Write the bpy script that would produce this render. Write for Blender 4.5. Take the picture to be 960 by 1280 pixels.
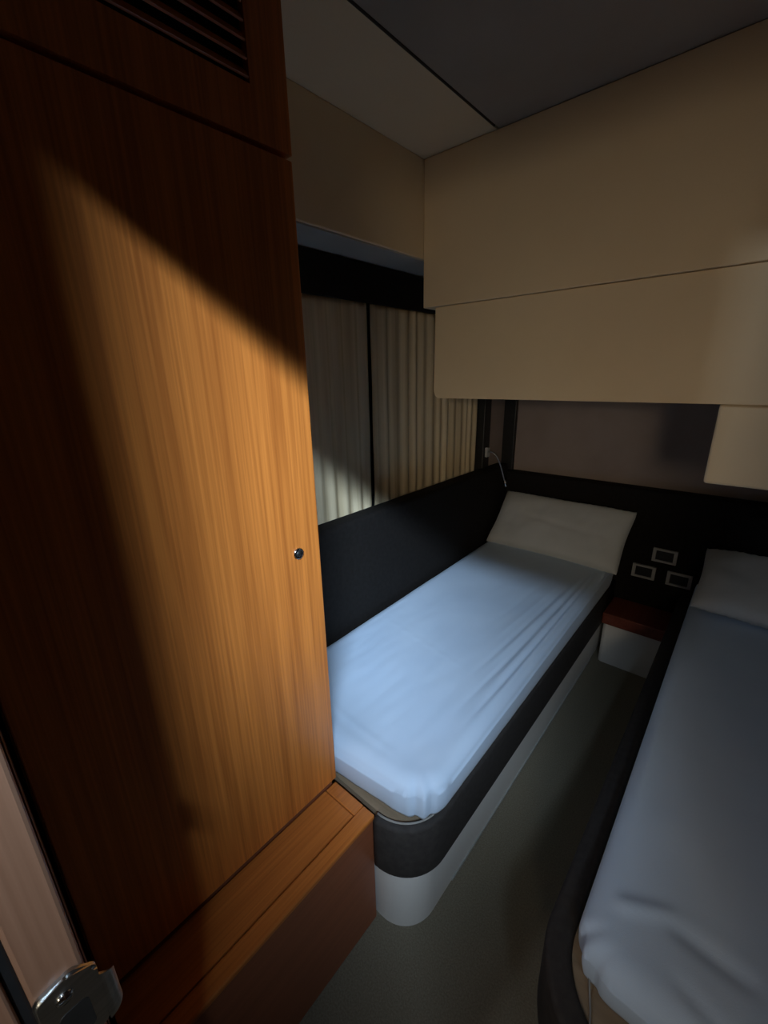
import bpy, bmesh, math, random
from mathutils import Vector, Matrix, noise

for o in list(bpy.data.objects):
    bpy.data.objects.remove(o)
scene = bpy.context.scene
COL = scene.collection
PI = math.pi

# ------------------------------------------------------------------ camera
F_PX, YAW, PITCH, ROLL = 530.0, math.radians(41.3), math.radians(17.9), math.radians(-1.2)
EYE = Vector((0, 0, 1.5))
cam_data = bpy.data.cameras.new('camera')
cam = bpy.data.objects.new('camera', cam_data)
COL.objects.link(cam)
fwd = Vector((-math.sin(YAW) * math.cos(PITCH), math.cos(YAW) * math.cos(PITCH), -math.sin(PITCH)))
rgt = Vector((math.cos(YAW), math.sin(YAW), 0))
up = rgt.cross(fwd)
r2 = rgt * math.cos(ROLL) + up * math.sin(ROLL)
u2 = -rgt * math.sin(ROLL) + up * math.cos(ROLL)
m3 = Matrix((r2, u2, -fwd)).transposed()
cam.matrix_world = Matrix.Translation(EYE) @ m3.to_4x4()
cam_data.sensor_fit = 'HORIZONTAL'
cam_data.sensor_width = 36.0
cam_data.lens = F_PX / 960.0 * 36.0
cam_data.clip_start = 0.02
scene.camera = cam

# ------------------------------------------------------------------ view, world, lights
vs = scene.view_settings
vs.view_transform = 'Standard'
vs.look = 'None'
vs.gamma = 1.0
vs.exposure = 0.0
vs.use_curve_mapping = False

world = bpy.data.worlds.new('world')
scene.world = world
world.use_nodes = True
bg = world.node_tree.nodes['Background']
bg.inputs[0].default_value = (0.92, 0.96, 1.0, 1)
bg.inputs[1].default_value = 0.42


def area(name, loc, target, sx, sy, power, col):
    d = bpy.data.lights.new(name, 'AREA')
    d.shape = 'RECTANGLE'
    d.size, d.size_y, d.energy, d.color = sx, sy, power, col
    o = bpy.data.objects.new(name, d)
    COL.objects.link(o)
    o.location = loc
    z = (Vector(loc) - Vector(target)).normalized()      # light shines along -z
    x = Vector((1, 0, 0))
    x = (x - z * x.dot(z)).normalized()
    y = z.cross(x)
    o.rotation_euler = Matrix((x, y, z)).transposed().to_euler()
    return o


# shaft of daylight falling down the open companionway behind the doorway
sky_shaft = area('companionway_daylight', (0.98, -1.00, 2.63), (-0.80, 0.92, 0.97), 0.90, 0.07, 13.6, (0.60, 0.79, 1.0))
sky_shaft.data.spread = math.radians(50)
# added warm fill lamp at the passage's far end, brightens locker and aisle
warm_fill = area('passage_warm_fill', (0.80, -2.10, 1.68), (-0.72, 1.42, 1.05), 0.55, 0.30, 2.1, (1.0, 0.83, 0.60))
warm_fill.data.spread = math.radians(46)
# added small lamp, stands in for reflected daylight on the locker front
area('locker_patch_fill', (-0.475, -1.10, 2.085), (0.1, 1.42, 1.5), 0.06, 0.04, 4.4, (0.80, 0.90, 1.0))


# ------------------------------------------------------------------ materials
def mat(name, col, rough=0.6, col2=None, scale=(8, 8, 8), detail=4, fac=(0.35, 0.65), bump=0.0, bscale=None,
        coat=0.0, metal=0.0, spec=0.5, sheen=0.0, trans=0.0):
    m = bpy.data.materials.new(name)
    m.use_nodes = True
    nt = m.node_tree
    n, l = nt.nodes, nt.links
    b = n['Principled BSDF']
    b.inputs['Roughness'].default_value = rough
    b.inputs['Metallic'].default_value = metal
    b.inputs['Specular IOR Level'].default_value = spec
    b.inputs['Coat Weight'].default_value = coat
    b.inputs['Coat Roughness'].default_value = 0.25
    b.inputs['Sheen Weight'].default_value = sheen
    b.inputs['Transmission Weight'].default_value = trans
    b.inputs['Base Color'].default_value = (*col, 1)
    tc = n.new('ShaderNodeTexCoord')
    if col2:
        mp = n.new('ShaderNodeMapping')
        mp.inputs['Scale'].default_value = scale
        nz = n.new('ShaderNodeTexNoise')
        nz.inputs['Scale'].default_value = 1.0
        nz.inputs['Detail'].default_value = detail
        cr = n.new('ShaderNodeValToRGB')
        cr.color_ramp.elements[0].position = fac[0]
        cr.color_ramp.elements[1].position = fac[1]
        cr.color_ramp.elements[0].color = (*col, 1)
        cr.color_ramp.elements[1].color = (*col2, 1)
        l.new(tc.outputs['Object'], mp.inputs['Vector'])
        l.new(mp.outputs[0], nz.inputs['Vector'])
        l.new(nz.outputs['Fac'], cr.inputs[0])
        l.new(cr.outputs[0], b.inputs['Base Color'])
    if bump:
        mp2 = n.new('ShaderNodeMapping')
        mp2.inputs['Scale'].default_value = bscale or scale
        nz2 = n.new('ShaderNodeTexNoise')
        nz2.inputs['Scale'].default_value = 1.0
        nz2.inputs['Detail'].default_value = 3
        bp = n.new('ShaderNodeBump')
        bp.inputs['Strength'].default_value = bump
        bp.inputs['Distance'].default_value = 0.004
        l.new(tc.outputs['Object'], mp2.inputs['Vector'])
        l.new(mp2.outputs[0], nz2.inputs['Vector'])
        l.new(nz2.outputs['Fac'], bp.inputs['Height'])
        l.new(bp.outputs[0], b.inputs['Normal'])
    return m


def wood(name, dark, light, along='Z', rough=0.42, coat=0.15):
    """Straight-grained veneer: broad streaks plus fine pores, both stretched along the grain."""
    m = bpy.data.materials.new(name)
    m.use_nodes = True
    nt = m.node_tree
    n, l = nt.nodes, nt.links
    b = n['Principled BSDF']
    b.inputs['Roughness'].default_value = rough
    b.inputs['Coat Weight'].default_value = coat
    b.inputs['Coat Roughness'].default_value = 0.3
    tc = n.new('ShaderNodeTexCoord')

    def tex(across, length, detail, dist):
        mp = n.new('ShaderNodeMapping')
        mp.inputs['Scale'].default_value = (across, across, length) if along == 'Z' else (across, length, across)
        t = n.new('ShaderNodeTexNoise')
        t.inputs['Scale'].default_value = 1
        t.inputs['Detail'].default_value = detail
        t.inputs['Distortion'].default_value = dist
        l.new(tc.outputs['Object'], mp.inputs['Vector'])
        l.new(mp.outputs[0], t.inputs['Vector'])
        return t
    t1 = tex(26, 0.7, 3, 0.3)
    t2 = tex(190, 3.0, 2, 0.0)
    mx = n.new('ShaderNodeMix')
    mx.data_type = 'FLOAT'
    mx.inputs[0].default_value = 0.5
    l.new(t1.outputs['Fac'], mx.inputs[2])
    l.new(t2.outputs['Fac'], mx.inputs[3])
    cr = n.new('ShaderNodeValToRGB')
    cr.color_ramp.elements[0].position = 0.36
    cr.color_ramp.elements[1].position = 0.64
    cr.color_ramp.elements[0].color = (*dark, 1)
    cr.color_ramp.elements[1].color = (*light, 1)
    l.new(mx.outputs[0], cr.inputs[0])
    l.new(cr.outputs[0], b.inputs['Base Color'])
    bp = n.new('ShaderNodeBump')
    bp.inputs['Strength'].default_value = 0.12
    bp.inputs['Distance'].default_value = 0.002
    l.new(t2.outputs['Fac'], bp.inputs['Height'])
    l.new(bp.outputs[0], b.inputs['Normal'])
    return m


M = {
    'cherry': wood('cherry_veneer', (0.46, 0.130, 0.022), (0.74, 0.235, 0.042)),
    'cherry_h': wood('cherry_veneer_horizontal', (0.46, 0.130, 0.024), (0.66, 0.215, 0.042), along='Y', rough=0.36),
    'jamb': wood('jamb_veneer', (0.24, 0.125, 0.075), (0.32, 0.175, 0.11), rough=0.5),
    'mahogany': wood('mahogany_top', (0.16, 0.035, 0.020), (0.24, 0.06, 0.035), along='Y', rough=0.35),
    'ply': mat('bare_plywood', (0.26, 0.19, 0.12), 0.75, (0.34, 0.25, 0.16), (6, 60, 60)),
    'cream': mat('cream_vinyl_panel', (0.76, 0.61, 0.40), 0.6, (0.80, 0.65, 0.43), (3, 3, 3), bump=0.12, bscale=(350, 350, 350)),
    'headliner': mat('grey_headliner', (0.34, 0.30, 0.25), 0.8, (0.38, 0.335, 0.28), (4, 4, 4), bump=0.15, bscale=(300, 300, 300)),
    'mauve': mat('mauve_wall_fabric', (0.30, 0.235, 0.21), 0.85, (0.34, 0.27, 0.24), (5, 5, 5), bump=0.2, bscale=(400, 400, 400)),
    'soffit': mat('grey_soffit_vinyl', (0.36, 0.345, 0.31), 0.7, (0.40, 0.385, 0.345), (6, 6, 6)),
    'white': mat('white_gelcoat', (0.76, 0.75, 0.72), 0.4, (0.80, 0.79, 0.76), (5, 5, 5), coat=0.1),
    'carpet': mat('olive_carpet', (0.21, 0.185, 0.135), 0.95, (0.28, 0.25, 0.185), (240, 240, 240), detail=6, bump=0.4, bscale=(700, 700, 700), spec=0.1),
    'charcoal': mat('charcoal_upholstery', (0.032, 0.028, 0.026), 0.75, (0.044, 0.039, 0.036), (60, 60, 60), bump=0.25, bscale=(500, 500, 500), spec=0.3),
    'black': mat('black_fabric', (0.010, 0.0082, 0.007), 0.85, (0.014, 0.0115, 0.010), (60, 60, 60), bump=0.2, bscale=(500, 500, 500), spec=0.2),
    'black_plastic': mat('black_plastic', (0.012, 0.012, 0.012), 0.45, (0.018, 0.018, 0.018), (30, 30, 30)),
    'sheet': mat('pale_cotton_sheet', (0.54, 0.665, 0.83), 0.85, (0.575, 0.70, 0.86), (5, 5, 5), bump=0.10, bscale=(600, 600, 600), sheen=0.1, spec=0.2),
    'pillowcase': mat('white_pillowcase', (0.60, 0.62, 0.62), 0.85, (0.64, 0.66, 0.66), (7, 7, 7), bump=0.10, bscale=(600, 600, 600), sheen=0.1, spec=0.2),
    'chrome': mat('chrome', (0.62, 0.62, 0.62), 0.16, (0.68, 0.68, 0.68), (20, 20, 20), metal=1.0),
    'steel': mat('brushed_steel', (0.42, 0.43, 0.42), 0.32, (0.52, 0.53, 0.52), (10, 10, 200), metal=1.0),
    'satin': mat('satin_grey_frame', (0.42, 0.42, 0.41), 0.4, (0.46, 0.46, 0.45), (20, 20, 20)),
    'rubber': mat('black_rubber_seal', (0.015, 0.014, 0.013), 0.7, (0.022, 0.02, 0.019), (40, 40, 40)),
    'piping': mat('grey_piping', (0.24, 0.23, 0.21), 0.7, (0.28, 0.27, 0.25), (40, 40, 40)),
    'cord': mat('grey_cord', (0.22, 0.22, 0.21), 0.6, (0.26, 0.26, 0.25), (40, 40, 40)),
    'passage': mat('dark_passage_lining', (0.50, 0.45, 0.37), 0.7, (0.54, 0.49, 0.40), (4, 4, 4)),
    'glass': mat('tinted_window_glass', (0.015, 0.018, 0.02), 0.06, (0.02, 0.023, 0.025), (3, 3, 3), coat=0.5),
    'joint': mat('dark_joint', (0.020, 0.014, 0.010), 0.8, (0.03, 0.02, 0.015), (30, 30, 30)),
}


def curtain_mat():
    m = mat('striped_curtain', (0.62, 0.49, 0.30), 0.9, (0.80, 0.66, 0.44), (1, 45, 0.6), detail=3, bump=0.15, bscale=(300, 300, 300), spec=0.15)
    return m


M['curtain'] = curtain_mat()
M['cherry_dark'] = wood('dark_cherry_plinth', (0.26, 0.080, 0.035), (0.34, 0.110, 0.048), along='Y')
M['passage_wood'] = wood('dark_passage_wood', (0.07, 0.025, 0.012), (0.11, 0.04, 0.02))


# ------------------------------------------------------------------ helpers
def link(name, me, m, parent=None, smooth=False):
    o = bpy.data.objects.new(name, me)
    COL.objects.link(o)
    if m:
        me.materials.clear()
        me.materials.append(M[m])
    if parent:
        o.parent = parent
    if smooth:
        for p in me.polygons:
            p.use_smooth = True
    return o


def from_bm(name, bm, m, parent=None, smooth=False):
    bmesh.ops.recalc_face_normals(bm, faces=bm.faces[:])
    me = bpy.data.meshes.new(name)
    bm.to_mesh(me)
    bm.free()
    return link(name, me, m, parent, smooth)


def box_bm(bm, lo, hi, bevel=0.0, seg=2):
    t = bmesh.new()
    bmesh.ops.create_cube(t, size=1)
    for v in t.verts:
        v.co = Vector([lo[i] + (v.co[i] + 0.5) * (hi[i] - lo[i]) for i in range(3)])
    if bevel:
        bmesh.ops.bevel(t, geom=t.edges[:], offset=bevel, segments=seg, profile=0.5, affect='EDGES')
    me = bpy.data.meshes.new('tmp')
    t.to_mesh(me)
    t.free()
    bm.from_mesh(me)
    bpy.data.meshes.remove(me)


def box(name, lo, hi, m, parent=None, bevel=0.0, seg=2):
    bm = bmesh.new()
    box_bm(bm, lo, hi, bevel, seg)
    return from_bm(name, bm, m, parent)


def tube_bm(bm, pts, rad, n=10):
    pts = [Vector(p) for p in pts]
    rads = rad if isinstance(rad, (list, tuple)) else [rad] * len(pts)
    rings = []
    ref = Vector((0.3, 0.2, 1)).normalized()
    for i, p in enumerate(pts):
        d = (pts[min(i + 1, len(pts) - 1)] - pts[max(i - 1, 0)]).normalized()
        a = d.cross(ref)
        if a.length < 1e-3:
            a = d.cross(Vector((1, 0, 0)))
        a.normalize()
        b = d.cross(a)
        rings.append([bm.verts.new(p + (a * math.cos(2 * PI * k / n) + b * math.sin(2 * PI * k / n)) * rads[i]) for k in range(n)])
    for i in range(len(rings) - 1):
        for k in range(n):
            bm.faces.new((rings[i][k], rings[i][(k + 1) % n], rings[i + 1][(k + 1) % n], rings[i + 1][k]))
    bm.faces.new(rings[0][::-1])
    bm.faces.new(rings[-1])


def tube(name, pts, rad, m, parent=None, n=10):
    bm = bmesh.new()
    tube_bm(bm, pts, rad, n)
    return from_bm(name, bm, m, parent, True)


def lathe(name, prof, loc, axis, m, parent=None, n=24):
    """prof: (radius, height) pairs; axis: direction of the height."""
    bm = bmesh.new()
    q = Vector((0, 0, 1)).rotation_difference(Vector(axis).normalized())
    rings = []
    for r, h in prof:
        rings.append([bm.verts.new(Vector(loc) + q @ Vector((max(r, 1e-5) * math.cos(2 * PI * k / n), max(r, 1e-5) * math.sin(2 * PI * k / n), h))) for k in range(n)])
    for i in range(len(rings) - 1):
        for k in range(n):
            bm.faces.new((rings[i][k], rings[i][(k + 1) % n], rings[i + 1][(k + 1) % n], rings[i + 1][k]))
    bm.faces.new(rings[0][::-1])
    bm.faces.new(rings[-1])
    return from_bm(name, bm, m, parent, True)


def prism(name, outline, z0, z1, m, parent=None, bevel=0.0, smooth=False):
    """Vertical prism over a plan outline."""
    bm = bmesh.new()
    a = [bm.verts.new((x, y, z0)) for x, y in outline]
    b = [bm.verts.new((x, y, z1)) for x, y in outline]
    n = len(a)
    for i in range(n):
        bm.faces.new((a[i], a[(i + 1) % n], b[(i + 1) % n], b[i]))
    bm.faces.new(a[::-1])
    bm.faces.new(b)
    if bevel:
        es = [e for e in bm.edges if abs(e.verts[0].co.z - e.verts[1].co.z) < 1e-6]
        bmesh.ops.bevel(bm, geom=es, offset=bevel, segments=2, profile=0.5, affect='EDGES')
    return from_bm(name, bm, m, parent, smooth)


def wall_prism(name, prof, y0, y1, m, parent=None, bevel=0.0):
    """Prism of an x-z profile run along y."""
    bm = bmesh.new()
    a = [bm.verts.new((x, y0, z)) for x, z in prof]
    b = [bm.verts.new((x, y1, z)) for x, z in prof]
    n = len(a)
    for i in range(n):
        bm.faces.new((a[i], a[(i + 1) % n], b[(i + 1) % n], b[i]))
    bm.faces.new(a[::-1])
    bm.faces.new(b)
    return from_bm(name, bm, m, parent)


def arc(cx, cy, r, a0, a1, n=10):
    return [(cx + r * math.cos(math.radians(a0 + (a1 - a0) * i / n)), cy + r * math.sin(math.radians(a0 + (a1 - a0) * i / n))) for i in range(n + 1)]


def band(name, path, inner, z0, z1, m, parent, round_=0.01):
    """Upright padded rail between an outer and an inner plan path, with rounded top and bottom edges."""
    bm = bmesh.new()
    rings = []
    for (ox, oy), (ix, iy) in zip(path, inner):
        d = Vector((ix - ox, iy - oy))
        w = d.length
        d.normalize()
        r = min(round_, w * 0.45)
        prof = []
        for (cw, cz, a0) in ((r, z0 + r, 270), (r, z1 - r, 180), (w - r, z1 - r, 90), (w - r, z0 + r, 0)):
            seq = range(0, 91, 30)
            for s in seq:
                a = math.radians(a0 - s)
                prof.append((cw + r * math.cos(a), cz + r * math.sin(a)))
        rings.append([bm.verts.new((ox + d.x * w_, oy + d.y * w_, z_)) for w_, z_ in prof])
    n = len(rings[0])
    for i in range(len(rings) - 1):
        for k in range(n):
            bm.faces.new((rings[i][k], rings[i][(k + 1) % n], rings[i + 1][(k + 1) % n], rings[i + 1][k]))
    bm.faces.new(rings[0][::-1])
    bm.faces.new(rings[-1])
    return from_bm(name, bm, m, parent, True)


def rounded_block(nx, ny, nz):
    """Unit box surface grid: list of (u,v,w) in [0,1] and quads with shared verts."""
    idx, vs_, fs = {}, [], []

    def vid(i, j, k):
        key = (i, j, k)
        if key not in idx:
            idx[key] = len(vs_)
            vs_.append((i / nx, j / ny, k / nz))
        return idx[key]
    for i in range(nx):
        for j in range(ny):
            fs.append((vid(i, j, nz), vid(i + 1, j, nz), vid(i + 1, j + 1, nz), vid(i, j + 1, nz)))
            fs.append((vid(i, j, 0), vid(i, j + 1, 0), vid(i + 1, j + 1, 0), vid(i + 1, j, 0)))
    for i in range(nx):
        for k in range(nz):
            fs.append((vid(i, 0, k), vid(i + 1, 0, k), vid(i + 1, 0, k + 1), vid(i, 0, k + 1)))
            fs.append((vid(i, ny, k), vid(i, ny, k + 1), vid(i + 1, ny, k + 1), vid(i + 1, ny, k)))
    for j in range(ny):
        for k in range(nz):
            fs.append((vid(0, j, k), vid(0, j, k + 1), vid(0, j + 1, k + 1), vid(0, j + 1, k)))
            fs.append((vid(nx, j, k), vid(nx, j + 1, k), vid(nx, j + 1, k + 1), vid(nx, j, k + 1)))
    return vs_, fs


def tag(o, label, cat, group=None):
    o['label'] = label
    o['category'] = cat
    if group:
        o['group'] = group
    return o


def struct(o):
    o['kind'] = 'structure'
    return o


def thing(name, label, cat, loc, group=None):
    o = bpy.data.objects.new(name, None)
    COL.objects.link(o)
    o.location = loc
    o.empty_display_size = 0.05
    return tag(o, label, cat, group)


def adopt(root):
    """Parts are built in world coordinates; keep them there under a moved Empty."""
    inv = Matrix.Translation(root.location).inverted()
    for c in list(root.children):
        c.data.transform(inv)
        for g in list(c.children):
            g.data.transform(inv)


# ------------------------------------------------------------------ setting
CEIL = 2.20
struct(box('floor', (-1.30, -2.2, -0.05), (0.70, 2.56, 0.0), 'carpet'))
struct(box('floor_passage', (0.70, -2.2, -0.05), (1.66, -0.002, 0.0), 'carpet'))
struct(box('wall_left', (-1.30, -2.2, 0.0), (-1.26, 2.56, CEIL), 'soffit'))
struct(box('wall_right', (0.62, 0.0, 0.0), (0.66, 2.56, CEIL), 'passage_wood'))
we = struct(box('wall_end', (-1.26, 2.50, 0.0), (0.62, 2.56, CEIL), 'mauve'))
# inner bulkhead over the window: drops from the deckhead and leaves a soffit over the curtains
up_wall = struct(box('trim_1', (-1.26, 0.595, 1.898), (-1.032, 2.498, CEIL), 'cream', bevel=0.004))
box('soffit_panel', (-1.258, 0.60, 1.893), (-1.036, 2.498, 1.898), 'soffit', up_wall)
# front bulkhead with the doorway the picture is taken from
struct(box('wall_front', (-1.26, -0.08, 0.0), (-0.343, -0.002, CEIL), 'passage_wood'))
struct(box('wall_front_right', (0.415, -0.08, 0.0), (0.66, -0.002, CEIL), 'passage_wood'))
struct(box('wall_front_lintel', (-0.343, -0.08, 1.962), (0.415, -0.002, CEIL), 'passage_wood'))
# passage outside, open to the sky above
struct(box('wall_passage_back', (-1.26, -2.2, 0.0), (1.66, -2.14, 2.9), 'passage'))
struct(box('wall_passage_right', (1.60, -2.14, 0.0), (1.66, -0.08, 3.6), 'passage_wood'))
struct(box('wall_passage_front', (0.66, -0.08, 0.0), (1.66, -0.002, 2.9), 'passage_wood'))
struct(box('passage_cutoff_plate', (-1.30, -2.2, 2.25), (1.66, -0.750, 2.28), 'passage_wood'))  # unseen plate added so its edge cuts the shaft's steep rays
w2 = struct(box('added_fill_window', (0.50, -2.14, 1.51), (1.10, -2.125, 1.85), 'glass'))  # unseen pane added behind the warm fill lamp, no window known here
for lo, hi in (((0.47, -2.14, 1.48), (1.13, -2.115, 1.51)), ((0.47, -2.14, 1.85), (1.13, -2.115, 1.88)), ((0.47, -2.14, 1.51), (0.50, -2.115, 1.85)), ((1.10, -2.14, 1.51), (1.13, -2.115, 1.85))):
    box('window_frame', lo, hi, 'white', w2, bevel=0.003)  # frame added with the pane, around the fill lamp
# deckhead: two panels with a dark joint
ce = struct(box('ceiling', (-1.30, -0.08, CEIL + 0.008), (0.70, 2.56, CEIL + 0.05), 'joint'))
box('ceiling_panel', (-1.26, -0.08, CEIL), (-0.764, 2.50, CEIL + 0.012), 'cream', ce, bevel=0.002)
box('ceiling_panel', (-0.757, -0.08, CEIL), (0.62, 2.50, CEIL + 0.012), 'headliner', ce, bevel=0.002)
tube('joint_bead', [(-0.7605, 0.0, CEIL + 0.001), (-0.7605, 1.40, CEIL + 0.001)], 0.0035, 'joint', ce, 8)

# window behind the curtains
win = struct(box('window_1', (-1.260, 0.80, 0.98), (-1.255, 2.22, 1.74), 'glass'))
for lo, hi in (((-1.26, 0.76, 0.94), (-1.240, 2.26, 0.98)), ((-1.26, 0.76, 1.74), (-1.240, 2.26, 1.78)),
               ((-1.26, 0.76, 0.98), (-1.240, 0.80, 1.74)), ((-1.26, 1.28, 0.98), (-1.240, 1.34, 1.74))):
    box('window_frame', lo, hi, 'black_plastic', win, bevel=0.003)
# dark upright at the head end of the window, side panel and corner upright
t2 = struct(box('trim_2', (-1.26, 2.20, 0.90), (-1.165, 2.275, 1.412), 'black_plastic', bevel=0.004))
t3 = struct(box('trim_3', (-1.26, 2.275, 0.90), (-1.180, 2.50, 1.60), 'mauve'))
t4 = struct(box('trim_4', (-1.180, 2.468, 0.90), (-1.105, 2.50, 1.60), 'black_plastic', bevel=0.003))

# door jamb at the left edge of the picture
jm = struct(box('trim_5', (-0.343, -0.0365, 0.0), (-0.325, -0.003, 1.962), 'jamb', bevel=0.003))
box('rubber_seal', (-0.341, -0.0445, 0.0), (-0.330, -0.0365, 1.962), 'rubber', jm, bevel=0.002)
box('jamb_edge', (-0.343, -0.080, 0.0), (-0.325, -0.0445, 1.962), 'jamb', jm, bevel=0.002)
struct(box('trim_6', (0.400, -0.080, 0.0), (0.415, -0.003, 1.962), 'jamb', bevel=0.003))


# ------------------------------------------------------------------ wardrobe
W = thing('wardrobe', 'tall cherry wood wardrobe with round chrome push lock, left of the bed', 'wardrobe', (-0.95, 0.29, 0))
PX = -0.72
box('body', (-1.24, 0.004, 0.0), (PX - 0.018, 0.588, CEIL - 0.003), 'cherry', W)
d = box('door', (PX - 0.018, 0.006, 0.412), (PX, 0.590, 1.868), 'cherry', W, bevel=0.0025)
# push lock
lk = lathe('lock', [(0.0, 0.0), (0.0125, 0.0), (0.0135, 0.002), (0.0125, 0.0045), (0.0095, 0.0052), (0.0088, 0.003), (0.0, 0.003)],
           (PX - 0.0005, 0.527, 1.126), (1, 0, 0), 'chrome', d)
lathe('lock_button', [(0.0, 0.0), (0.0078, 0.0), (0.0078, 0.004), (0.0066, 0.0062), (0.0, 0.0068)], (PX, 0.527, 1.126), (1, 0, 0), 'black_plastic', d, 20)
# upper panel with a louvred vent: four strips around the opening
VY0, VY1, VZ0, VZ1 = 0.24, 0.515, 1.95, 2.09
bm = bmesh.new()
box_bm(bm, (PX - 0.018, 0.006, 1.876), (PX, 0.590, VZ0))
box_bm(bm, (PX - 0.018, 0.006, VZ1), (PX, 0.590, CEIL - 0.003))
box_bm(bm, (PX - 0.018, 0.006, VZ0), (PX, VY0, VZ1))
box_bm(bm, (PX - 0.018, VY1, VZ0), (PX, 0.590, VZ1))
up_p = from_bm('upper_panel', bm, 'cherry', W)
box('vent_back', (PX - 0.0178, VY0, VZ0), (PX - 0.014, VY1, VZ1), 'black', up_p)
for i in range(6):
    z = VZ0 + 0.012 + i * 0.0232
    bm = bmesh.new()
    vs4 = [(PX - 0.013, z + 0.008), (PX - 0.010, z + 0.010), (PX + 0.001, z - 0.004), (PX - 0.002, z - 0.006)]
    a = [bm.verts.new((x, VY0 + 0.002, zz)) for x, zz in vs4]
    b = [bm.verts.new((x, VY1 - 0.002, zz)) for x, zz in vs4]
    for k in range(4):
        bm.faces.new((a[k], a[(k + 1) % 4], b[(k + 1) % 4], b[k]))
    bm.faces.new(a[::-1])
    bm.faces.new(b)
    from_bm('vent_slat', bm, 'cherry_h', up_p)
# plinth that stands proud of the door, with a framed ledge on top
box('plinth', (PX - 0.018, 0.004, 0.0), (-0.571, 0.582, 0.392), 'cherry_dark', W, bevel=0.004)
lg = box('ledge', (PX + 0.0005, 0.006, 0.392), (-0.611, 0.546, 0.402), 'cherry_h', W)
box('ledge_trim', (-0.608, 0.006, 0.388), (-0.568, 0.585, 0.4035), 'cherry_h', W, bevel=0.004, seg=3)
box('ledge_trim', (PX + 0.0005, 0.549, 0.390), (-0.6085, 0.585, 0.4035), 'cherry_h', W, bevel=0.003)
adopt(W)

# strike plate on the jamb
JX = -0.325
plate = thing('strike_plate', 'small steel strike plate screwed to the door jamb, lower left corner', 'strike plate', (JX, -0.022, 1.0163))


def jamb_slab(name, out, x0, x1, m, bev):
    bm = bmesh.new()
    a = [bm.verts.new((x0, y, z)) for y, z in out]
    b = [bm.verts.new((x1, y, z)) for y, z in out]
    n = len(a)
    for k in range(n):
        bm.faces.new((a[k], a[(k + 1) % n], b[(k + 1) % n], b[k]))
    bm.faces.new(a[::-1])
    bm.faces.new(b)
    bmesh.ops.bevel(bm, geom=[e for e in bm.edges if e.verts[0].co.x > x1 - 1e-5 and e.verts[1].co.x > x1 - 1e-5], offset=bev, segments=3, affect='EDGES')
    return from_bm(name, bm, m, plate, False)


out = []
for cy, cz, a0 in ((-0.005, 1.0503, 0), (-0.014, 1.0594, 50), (-0.0285, 1.0571, 110), (-0.0285, 1.0027, 180), (-0.005, 0.9936, 270)):
    for s_ in range(0, 61, 12):
        a_ = math.radians(a0 + s_)
        out.append((cy + 0.008 * math.cos(a_), cz + 0.008 * math.sin(a_)))
pl = jamb_slab('plate', out, JX, JX + 0.005, 'steel', 0.002)
# curled lip that guides the latch round the jamb's edge
bm = bmesh.new()
rings = []
for i in range(13):
    t = i / 12
    ang = t * 1.45
    x = JX + 0.0035 - 0.011 * (1 - math.cos(ang))
    y = 0.0005 + 0.011 * math.sin(ang)
    nx_, ny_ = math.cos(ang), math.sin(ang)
    top = 1.0450 - 0.022 * t
    ring = [(0.0015, 0.9860), (0.0015, top), (-0.0015, top), (-0.0015, 0.9860)]
    rings.append([bm.verts.new((x + nx_ * o_, y + ny_ * o_, z_)) for o_, z_ in ring])
for i in range(12):
    for k in range(4):
        bm.faces.new((rings[i][k], rings[i][(k + 1) % 4], rings[i + 1][(k + 1) % 4], rings[i + 1][k]))
bm.faces.new(rings[0][::-1])
bm.faces.new(rings[-1])
from_bm('lip', bm, 'steel', plate, False)
hole = []
for cy, cz, a0 in ((-0.012, 1.0284, 0), (-0.022, 1.0284, 90), (-0.022, 1.0027, 180), (-0.012, 1.0027, 270)):
    for s_ in range(0, 91, 18):
        a_ = math.radians(a0 + s_)
        hole.append((cy + 0.005 * math.cos(a_), cz + 0.005 * math.sin(a_)))
jamb_slab('latch_hole', hole, JX + 0.0045, JX + 0.0054, 'black_plastic', 0.0002)
sc = lathe('screw', [(0, 0), (0.0062, 0), (0.0062, 0.0008), (0.0045, 0.0024), (0, 0.0030)], (JX + 0.0048, -0.019, 1.0500), (1, 0, 0), 'chrome', plate, 18)
box('screw_slot', (JX + 0.0074, -0.0232, 1.0495), (JX + 0.0080, -0.0148, 1.0504), 'black_plastic', sc)
adopt(plate)


# ------------------------------------------------------------------ overhead lockers
OX0, OX1 = -1.030, 0.618
L1 = thing('overhead_locker', 'long cream overhead locker hanging across the heads of both beds', 'locker', (-0.2, 1.95, 1.41))
box('upper_panel', (OX0, 1.420, 1.735), (OX1, 2.498, CEIL - 0.002), 'cream', L1, bevel=0.002, seg=2)
bm = bmesh.new()
out = [(OX1, 1.7335), (-0.985, 1.7335)] + arc(-0.985 + 0.024, 1.410 + 0.024, 0.024, 180, 270, 8) + [(OX1, 1.410)]
va = [bm.verts.new((x, 1.432, z)) for x, z in out]
vb = [bm.verts.new((x, 1.460, z)) for x, z in out]
for k in range(len(out)):
    bm.faces.new((va[k], va[(k + 1) % len(out)], vb[(k + 1) % len(out)], vb[k]))
bm.faces.new(va[::-1])
bm.faces.new(vb)
bmesh.ops.bevel(bm, geom=[e for e in bm.edges if e.verts[0].co.y < 1.433 and e.verts[1].co.y < 1.433], offset=0.003, segments=2, affect='EDGES')
from_bm('locker_door', bm, 'cream', L1)
box('bottom_panel', (-0.955, 1.459, 1.414), (OX1, 2.498, 1.430), 'cream', L1)
box('side_panel', (-0.978, 1.459, 1.4301), (-0.960, 2.498, 1.7345), 'cream', L1)
adopt(L1)
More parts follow.
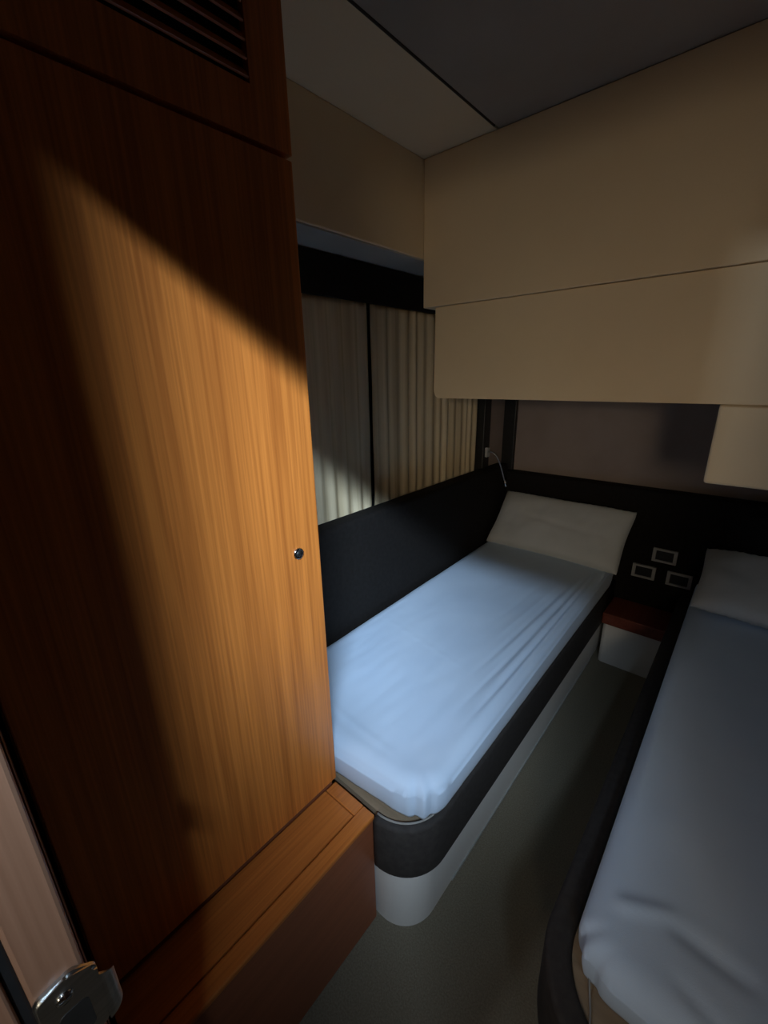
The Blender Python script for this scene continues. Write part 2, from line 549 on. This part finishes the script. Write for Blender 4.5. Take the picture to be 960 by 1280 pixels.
L2 = thing('side_locker', 'short cream locker box tucked under the overhead locker above right bed', 'locker', (0.26, 1.95, 1.2))
box('locker_body', (-0.086, 1.490, 1.195), (OX1, 2.498, 1.409), 'cream', L2, bevel=0.01, seg=3)
box('locker_front', (-0.088, 1.472, 1.190), (OX1, 1.4905, 1.409), 'cream', L2, bevel=0.008, seg=3)
adopt(L2)


# ------------------------------------------------------------------ curtains and pelmet
pelmet = tag(box('pelmet', (-1.196, 0.62, 1.757), (-1.184, 2.19, 1.888), 'black', bevel=0.004),
             'black fabric pelmet band above the curtains', 'pelmet')


def curtain(y0, y1, seed, label):
    rnd = random.Random(seed)
    bm = bmesh.new()
    ny = int((y1 - y0) / 0.0042)
    zs = [0.86 + (1.775 - 0.86) * (i / 26) for i in range(27)]
    ph, phs = 0.0, []
    lam = 0.04
    for j in range(ny + 1):
        lam = 0.048 + 0.034 * (0.5 + 0.5 * noise.noise(Vector((j * 0.035, seed * 7.1, 0))) * 1.6)
        phs.append((ph, 0.5 + 0.5 * noise.noise(Vector((j * 0.05, seed * 3.3, 5)))))
        ph += 2 * PI * 0.0042 / max(lam, 0.02)
    grid = []
    for z in zs:
        row = []
        t = (z - 0.86) / (1.775 - 0.86)
        for j in range(ny + 1):
            y = y0 + (y1 - y0) * j / ny
            p, a = phs[j]
            wob = noise.noise(Vector((y * 9, z * 3.0, seed)))
            amp = (0.0025 + 0.006 * a) * (1.15 - 0.35 * t)
            low = max(0, 1 - t / 0.22)
            x = -1.216 + amp * math.sin(p + 0.7 * wob) + 0.006 * wob * (1 - t) + 0.007 * low * noise.noise(Vector((y * 26, z * 24, seed + 3)))
            yy = y + 0.006 * wob * (1 - t)
            if j == 0 or j == ny:
                x -= 0.004
            row.append(bm.verts.new((x, yy, z)))
        grid.append(row)
    for i in range(len(zs) - 1):
        for j in range(ny):
            bm.faces.new((grid[i][j], grid[i][j + 1], grid[i + 1][j + 1], grid[i + 1][j]))
    o = from_bm('curtain', bm, 'curtain', None, True)
    s = o.modifiers.new('thickness', 'SOLIDIFY')
    s.thickness = 0.0016
    return tag(o, label, 'curtain', 'beige curtains over the cabin window')


curtain(0.66, 1.316, 1, 'pleated beige curtain next to the wardrobe, left of the dark gap')
curtain(1.329, 2.194, 2, 'pleated beige curtain right of the dark gap, running behind the overhead locker')


# ------------------------------------------------------------------ padded bolsters
def pad(name, lo, hi, r, m, label, cat):
    bm = bmesh.new()
    box_bm(bm, lo, hi, r, 4)
    o = from_bm(name, bm, m, None, True)
    return tag(o, label, cat)


pad('side_bolster', (-1.185, 0.595, 0.402), (-1.102, 2.418, 0.972), 0.018, 'black',
    'long black padded side board along the wall under the curtains', 'bolster')
pad('headboard', (-1.185, 2.419, 0.0), (0.615, 2.498, 0.925), 0.014, 'black',
    'black padded headboard across the end wall behind both pillows', 'headboard')


# ------------------------------------------------------------------ beds
def bed(side, label):
    """side -1: bed by the window, +1: bed on the right."""
    if side < 0:
        root = thing('bed', label, 'bed', (-0.78, 1.5, 0))
        xo, xb, yf, yb, wallx, rad, thick = -0.430, -0.456, 0.572, 0.592, -1.185, 0.135, 0.030
        path = arc(xo - rad, yf + rad + 0.002, rad, -90, 0, 14) + \
               [(xo, 0.9 + 0.25 * i) for i in range(6)] + [(xo, 2.416)]
        head = []
        base = [(-1.09, yb)] + arc(xb - 0.105, yb + 0.105, 0.105, -90, 0, 14) + [(xb, 2.416), (-1.09, 2.416)]
    else:
        root = thing('bed', label, 'bed', (0.25, 1.4, 0))
        xo, xb, yf, yb, wallx, rad, thick = -0.140, -0.112, 0.475, 0.50, 0.615, 0.20, 0.052
        path = [(xo, 2.416)] + [(xo, 2.15 - 0.25 * i) for i in range(6)] + arc(xo + rad, yf + rad, rad, 180, 270, 16) + [(0.3, yf), (0.61, yf)]
        base = [(xb, 2.416)] + arc(xb + 0.18, yb + 0.18, 0.18, 180, 270, 14) + [(0.61, yb), (0.61, 2.416)]
    # inner path by offsetting along the local normal
    inner = []
    for i, p in enumerate(path):
        a = Vector(path[max(i - 1, 0)])
        b = Vector(path[min(i + 1, len(path) - 1)])
        t = (b - a).normalized()
        nrm = Vector((-t.y, t.x))
        inner.append((p[0] + nrm.x * thick, p[1] + nrm.y * thick))
    prism('base', base, 0.0, 0.235, 'white', root, smooth=False)
    if side < 0:
        box('toe_strip', (xb, 0.80, 0.0), (xb + 0.004, 2.19, 0.010), 'satin', root, bevel=0.001)
    rail = band('side_rail', path, inner, 0.222, 0.402, 'charcoal', root, 0.012)
    if side < 0:
        tube('piping', [(p[0] * 0.35 + q[0] * 0.65, p[1] * 0.35 + q[1] * 0.65, 0.4015) for p, q in zip(path, inner)], 0.0032, 'piping', rail, 8)
    brd = ([(wallx + 0.09, inner[0][1])] if side < 0 else []) + inner + ([(wallx + 0.09, 2.416)] if side < 0 else [(0.61, 2.416)])
    prism('bed_board', brd, 0.3705, 0.3905, 'ply', root)
    adopt(root)
    return root


bed(-1, 'charcoal bed on white base under the curtained window, beside the wardrobe')
bed(1, 'charcoal bed on the right side, its foot cut by the picture edge')


def ridge(x, y, pts, width):
    """Distance falloff to a polyline in plan, tapering at its ends."""
    best = 0.0
    ns = len(pts) - 1
    for si, ((ax, ay), (bx, by)) in enumerate(zip(pts[:-1], pts[1:])):
        dx, dy = bx - ax, by - ay
        t = ((x - ax) * dx + (y - ay) * dy) / (dx * dx + dy * dy)
        tc_ = min(1, max(0, t))
        dd = math.hypot(x - ax - dx * tc_, y - ay - dy * tc_)
        g = (si + tc_) / ns
        fade = min(1.0, g / 0.28) * min(1.0, (1 - g) / 0.25)
        fade = fade * fade * (3 - 2 * fade)
        best = max(best, fade * math.exp(-(dd / width) ** 2))
    return best


def mattress(name, x0, x1, y0, y1, z0, z1f, z1h, corner, seed, folds, label, tuck, skew=0.0):
    vs_, fs = rounded_block(96, 170, 10)
    verts = []
    edge = 0.050
    for u, v, w in vs_:
        # finer spacing near the edges
        def sp(t):
            return t + 0.055 * math.sin(2 * PI * t) * -1
        u_, v_ = sp(u), v - 0.02 * math.sin(2 * PI * v)
        x = x0 + (x1 - x0) * u_
        y = y0 + (y1 - y0) * v_
        z1 = z1f + (z1h - z1f) * v_
        z = z0 + (z1 - z0) * w
        p = Vector((x, y, z))
        # plan corners
        cx = min(max(x, x0 + corner), x1 - corner)
        cy = min(max(y, y0 + corner), y1 - corner)
        dx, dy = x - cx, y - cy
        if dx and dy:
            m_ = max(abs(dx), abs(dy))
            k = m_ / math.hypot(dx, dy)
            p.x, p.y = cx + dx * k, cy + dy * k
        # distance to the outline, for rounding the top edge
        ex = min(p.x - x0, x1 - p.x)
        ey = min(p.y - y0, y1 - p.y)
        dx, dy = p.x - cx, p.y - cy
        dist = (corner - math.hypot(dx, dy)) if (dx and dy) else min(ex, ey)
        dist = max(0.0, dist)
        if w >= 0.999:
            if dist < edge:
                q = dist / edge
                p.z = z1 - edge * 0.72 * (1 - math.sqrt(max(0, 1 - (1 - q) ** 2)))
        else:
            p.z = z0 + (z1 - edge * 0.72 - z0) * (w / 0.9 if w < 0.9 else 1.0) if w > 0 else z0
        # side bulge: tucked in at the bottom
        if w < 0.999 or dist < 1e-4:
            hgt = (p.z - z0) / (z1 - z0)
            tin = 0.008 * (1 - min(1, hgt / 0.55)) ** 2 + 0.002
            c = Vector((min(max(p.x, x0 + 0.12), x1 - 0.12), min(max(p.y, y0 + 0.12), y1 - 0.12), p.z))
            n_ = p - c
            if n_.length > 1e-6:
                p -= n_.normalized() * tin
        if w > 0.5:
            f = 0.0
            for pts, wd, amp in folds:
                f += amp * ridge(p.x, p.y, pts, wd)
            f += 0.0022 * noise.noise(Vector((p.x * 7, p.y * 4, seed))) + 0.0012 * noise.noise(Vector((p.x * 30, p.y * 9, seed + 4)))
            f += 0.006 * (4 * u_ * (1 - u_)) * (4 * v_ * (1 - v_)) ** 0.5
            p.z += f
        # gathered tuck at the exposed foot corner
        tx, ty = tuck
        dt = math.hypot(p.x - tx, p.y - ty)
        if dt < 0.11:
            side = 0.10 if tx - x0 < x1 - tx else -0.10
            out_ = Vector((p.x - (tx + side), p.y - (ty + 0.10), 0)).normalized()
            s0 = Vector((tx - (tx + side), ty - (ty + 0.10), 0)).normalized()
            a_ = math.atan2(out_.x * s0.y - out_.y * s0.x, out_.dot(s0))
            g = math.exp(-(a_ / 0.07) ** 2) - 0.9 * math.exp(-((a_ - 0.17) / 0.06) ** 2) - 0.8 * math.exp(-((a_ + 0.18) / 0.06) ** 2) + 0.5 * math.exp(-((a_ - 0.32) / 0.08) ** 2)
            k = max(0.0, 1 - dt / 0.11) ** 0.6
            p += out_ * 0.006 * g * k
            if w < 0.4:
                p.z -= 0.001 * k * (1 - w / 0.4)
        if skew:
            q_ = min(1.0, max(0.0, (p.x + 0.78) / 0.30))
            p.y += skew * q_ * q_ * (3 - 2 * q_) * max(0.0, 1 - v_ / 0.25)
        if w < 0.3:
            # wavy hem that rides up near the tuck's sides
            p.z += 0.003 * abs(noise.noise(Vector((p.x * 14, p.y * 14, seed + 9))))
        verts.append(p)
    me = bpy.data.meshes.new(name)
    me.from_pydata([tuple(p) for p in verts], [], fs)
    me.update()
    o = link(name, me, 'sheet', None, True)
    return tag(o, label, 'mattress', 'sheeted mattresses')


folds1 = [
    ([(-0.447, 1.05), (-0.444, 1.6), (-0.442, 2.2)], 0.006, -0.005),
    ([(-0.462, 0.90), (-0.456, 1.5), (-0.452, 2.2)], 0.007, 0.005),
    ([(-0.482, 0.80), (-0.470, 1.4), (-0.462, 2.2)], 0.006, -0.005),
    ([(-0.500, 0.95), (-0.484, 1.5), (-0.470, 2.2)], 0.008, 0.005),
    ([(-0.528, 0.85), (-0.505, 1.4), (-0.485, 2.15)], 0.007, -0.004),
    ([(-0.550, 1.10), (-0.522, 1.6), (-0.500, 2.1)], 0.009, 0.004),
    ([(-0.575, 1.00), (-0.545, 1.5), (-0.520, 2.0)], 0.008, -0.003),
    ([(-0.610, 1.20), (-0.575, 1.7), (-0.555, 2.0)], 0.010, 0.0025),
    ([(-0.660, 1.35), (-0.620, 1.9)], 0.010, -0.002),
    ([(-1.08, 1.17), (-0.56, 1.08)], 0.005, 0.0010),
    ([(-1.08, 0.72), (-0.50, 0.655)], 0.008, 0.0015),
]
mattress('mattress', -1.098, -0.427, 0.593, 2.414, 0.4065, 0.520, 0.560, 0.115, 3, folds1,
         'thin mattress in a pale blue-white sheet, under the window beside the wardrobe', (-0.455, 0.625), 0.024)
folds2 = [
    ([(0.02, 0.74), (0.20, 0.72)], 0.016, -0.007),
    ([(-0.05, 0.70), (0.07, 0.76)], 0.014, 0.008),
    ([(0.05, 0.66), (0.22, 0.60)], 0.014, -0.005),
    ([(-0.05, 0.9), (-0.055, 1.3)], 0.014, 0.005),
    ([(-0.02, 0.9), (-0.02, 1.5)], 0.02, -0.003),
    ([(-0.03, 1.7), (-0.03, 2.0)], 0.014, -0.004),
]
mattress('mattress', -0.084, 0.600, 0.585, 2.414, 0.4065, 0.500, 0.540, 0.085, 8, folds2,
         'mattress in a shadowed white sheet on the right-hand bed', (-0.062, 0.607))


# ------------------------------------------------------------------ pillows
def pillow(name, centre, size, tilt, seed, label, yaw=0.0, crease=0.0):
    vs_, fs = rounded_block(48, 32, 2)
    wx, wy, th = size
    q = Matrix.Rotation(yaw, 3, 'Z') @ Matrix.Rotation(tilt, 3, 'X')
    verts = []
    for u, v, w in vs_:
        a, b = 2 * u - 1, 2 * v - 1
        ed = (1 - abs(a) ** 3.2) * (1 - abs(b) ** 2.6)
        h = max(0.0, ed) ** 0.42
        pin = 1 - 0.045 * (1 - abs(b) ** 2) * abs(a) ** 3
        pin2 = 1 - 0.06 * (1 - abs(a) ** 2) * abs(b) ** 3
        cr_ = 1 - 0.025 * (abs(a) * abs(b)) ** 5
        x = a * wx / 2 * pin * cr_
        y = b * wy / 2 * pin2 * cr_
        z = (w - 0.5) * 2 * (0.004 + th / 2 * h)
        nzv = noise.noise(Vector((x * 9, y * 7, seed))) * 0.014 * h + noise.noise(Vector((x * 26, y * 14, seed + 2))) * 0.005 * h
        z += nzv
        z -= crease * math.exp(-((b + 0.02 + 0.08 * math.sin(a * 2.2)) / 0.09) ** 2) * math.exp(-((a - 0.05) / 0.45) ** 2) * (1 if w > 0.5 else 0)
        z += 0.003 * math.sin(a * 60 + b * 5) * abs(b) ** 6
        verts.append(Vector(centre) + q @ Vector((x, y, z)))
    me = bpy.data.meshes.new(name)
    me.from_pydata([tuple(p) for p in verts], [], fs)
    me.update()
    return tag(link(name, me, 'pillowcase', None, True), label, 'pillow', 'white pillows')


pillow('pillow', (-0.735, 2.268, 0.680), (0.72, 0.36, 0.13), math.radians(46), 1,
       'plump white pillow leaning on the headboard, on the bed under the window', yaw=math.radians(-1), crease=0.006)
pillow('pillow', (0.250, 2.185, 0.630), (0.66, 0.44, 0.11), math.radians(15), 5,
       'flat dim white pillow on the right-hand bed', crease=0.004)


# ------------------------------------------------------------------ nightstand and sockets
N = thing('nightstand', 'low nightstand with reddish wooden top and white front between the beds', 'nightstand', (-0.28, 2.31, 0))
prism('body', [(-0.425, 2.416), (-0.425, 2.24)] + arc(-0.400, 2.24, 0.025, 180, 270, 6) + [(-0.142, 2.215), (-0.142, 2.416)], 0.0, 0.240, 'white', N)
box('top', (-0.428, 2.195, 0.240), (-0.142, 2.416, 0.302), 'mahogany', N, bevel=0.006, seg=3)
adopt(N)


def socket(x, z, label):
    r = thing('wall_socket', label, 'socket', (x, 2.419, z), 'sockets between the beds')
    bm = bmesh.new()
    w, h, t = 0.053, 0.036, 0.015
    y0, y1 = 2.405, 2.4188
    for lo, hi in (((x - w, y0, z + h - t * 0.7), (x + w, y1, z + h)), ((x - w, y0, z - h), (x + w, y1, z - h + t * 0.7)),
                   ((x - w, y0, z - h + t * 0.7), (x - w + t, y1, z + h - t * 0.7)), ((x + w - t, y0, z - h + t * 0.7), (x + w, y1, z + h - t * 0.7))):
        box_bm(bm, lo, hi, 0.0015, 2)
    from_bm('frame', bm, 'satin', r)
    box('socket_face', (x - w + t - 0.001, 2.412, z - h + t * 0.7 - 0.001), (x + w - t + 0.001, 2.4186, z + h - t * 0.7 + 0.001), 'black_plastic', r)
    adopt(r)
    return r


socket(-0.233, 0.598, 'grey framed wall socket, uppermost of the three above the nightstand')
socket(-0.311, 0.490, 'grey framed wall socket, lower one nearest the window-side bed')
socket(-0.155, 0.488, 'grey framed wall socket, lower one nearest the right-hand bed')


# ------------------------------------------------------------------ reading lamp
RL = thing('reading_lamp', 'slim chrome gooseneck reading lamp over the pillow in the corner', 'lamp', (-1.165, 2.24, 1.06))
box('bracket', (-1.165, 2.218, 1.035), (-1.148, 2.252, 1.090), 'satin', RL, bevel=0.004, seg=3)
P0, P1, P2, P3 = Vector((-1.150, 2.235, 1.065)), Vector((-1.10, 2.250, 1.075)), Vector((-1.085, 2.268, 0.99)), Vector((-1.062, 2.285, 0.895))
pts = []
for i in range(17):
    t = i / 16
    pts.append(P0 * (1 - t) ** 3 + P1 * 3 * t * (1 - t) ** 2 + P2 * 3 * t * t * (1 - t) + P3 * t ** 3)
tube('gooseneck', pts, 0.0035, 'steel', RL, 10)
dirv = (pts[-1] - pts[-2]).normalized()
lathe('lamp_head', [(0.0, 0.0), (0.0045, 0.0), (0.0085, 0.008), (0.0095, 0.034), (0.0080, 0.040), (0.0, 0.040)], pts[-1] - dirv * 0.004, dirv, 'chrome', RL, 16)
adopt(RL)

# thin cord hanging at the foot of the right bed
cp = []
for i in range(11):
    t = i / 10
    cp.append((-0.052 + 0.008 * math.sin(t * 2.2) + 0.020 * t, 0.622 - 0.075 * t, 0.425 - 0.029 * min(1, t * 2.2)))
tag(tube('cord', cp, 0.0018, 'cord', None, 8), 'thin grey cord trailing below the sheet corner of the right-hand bed', 'cord')
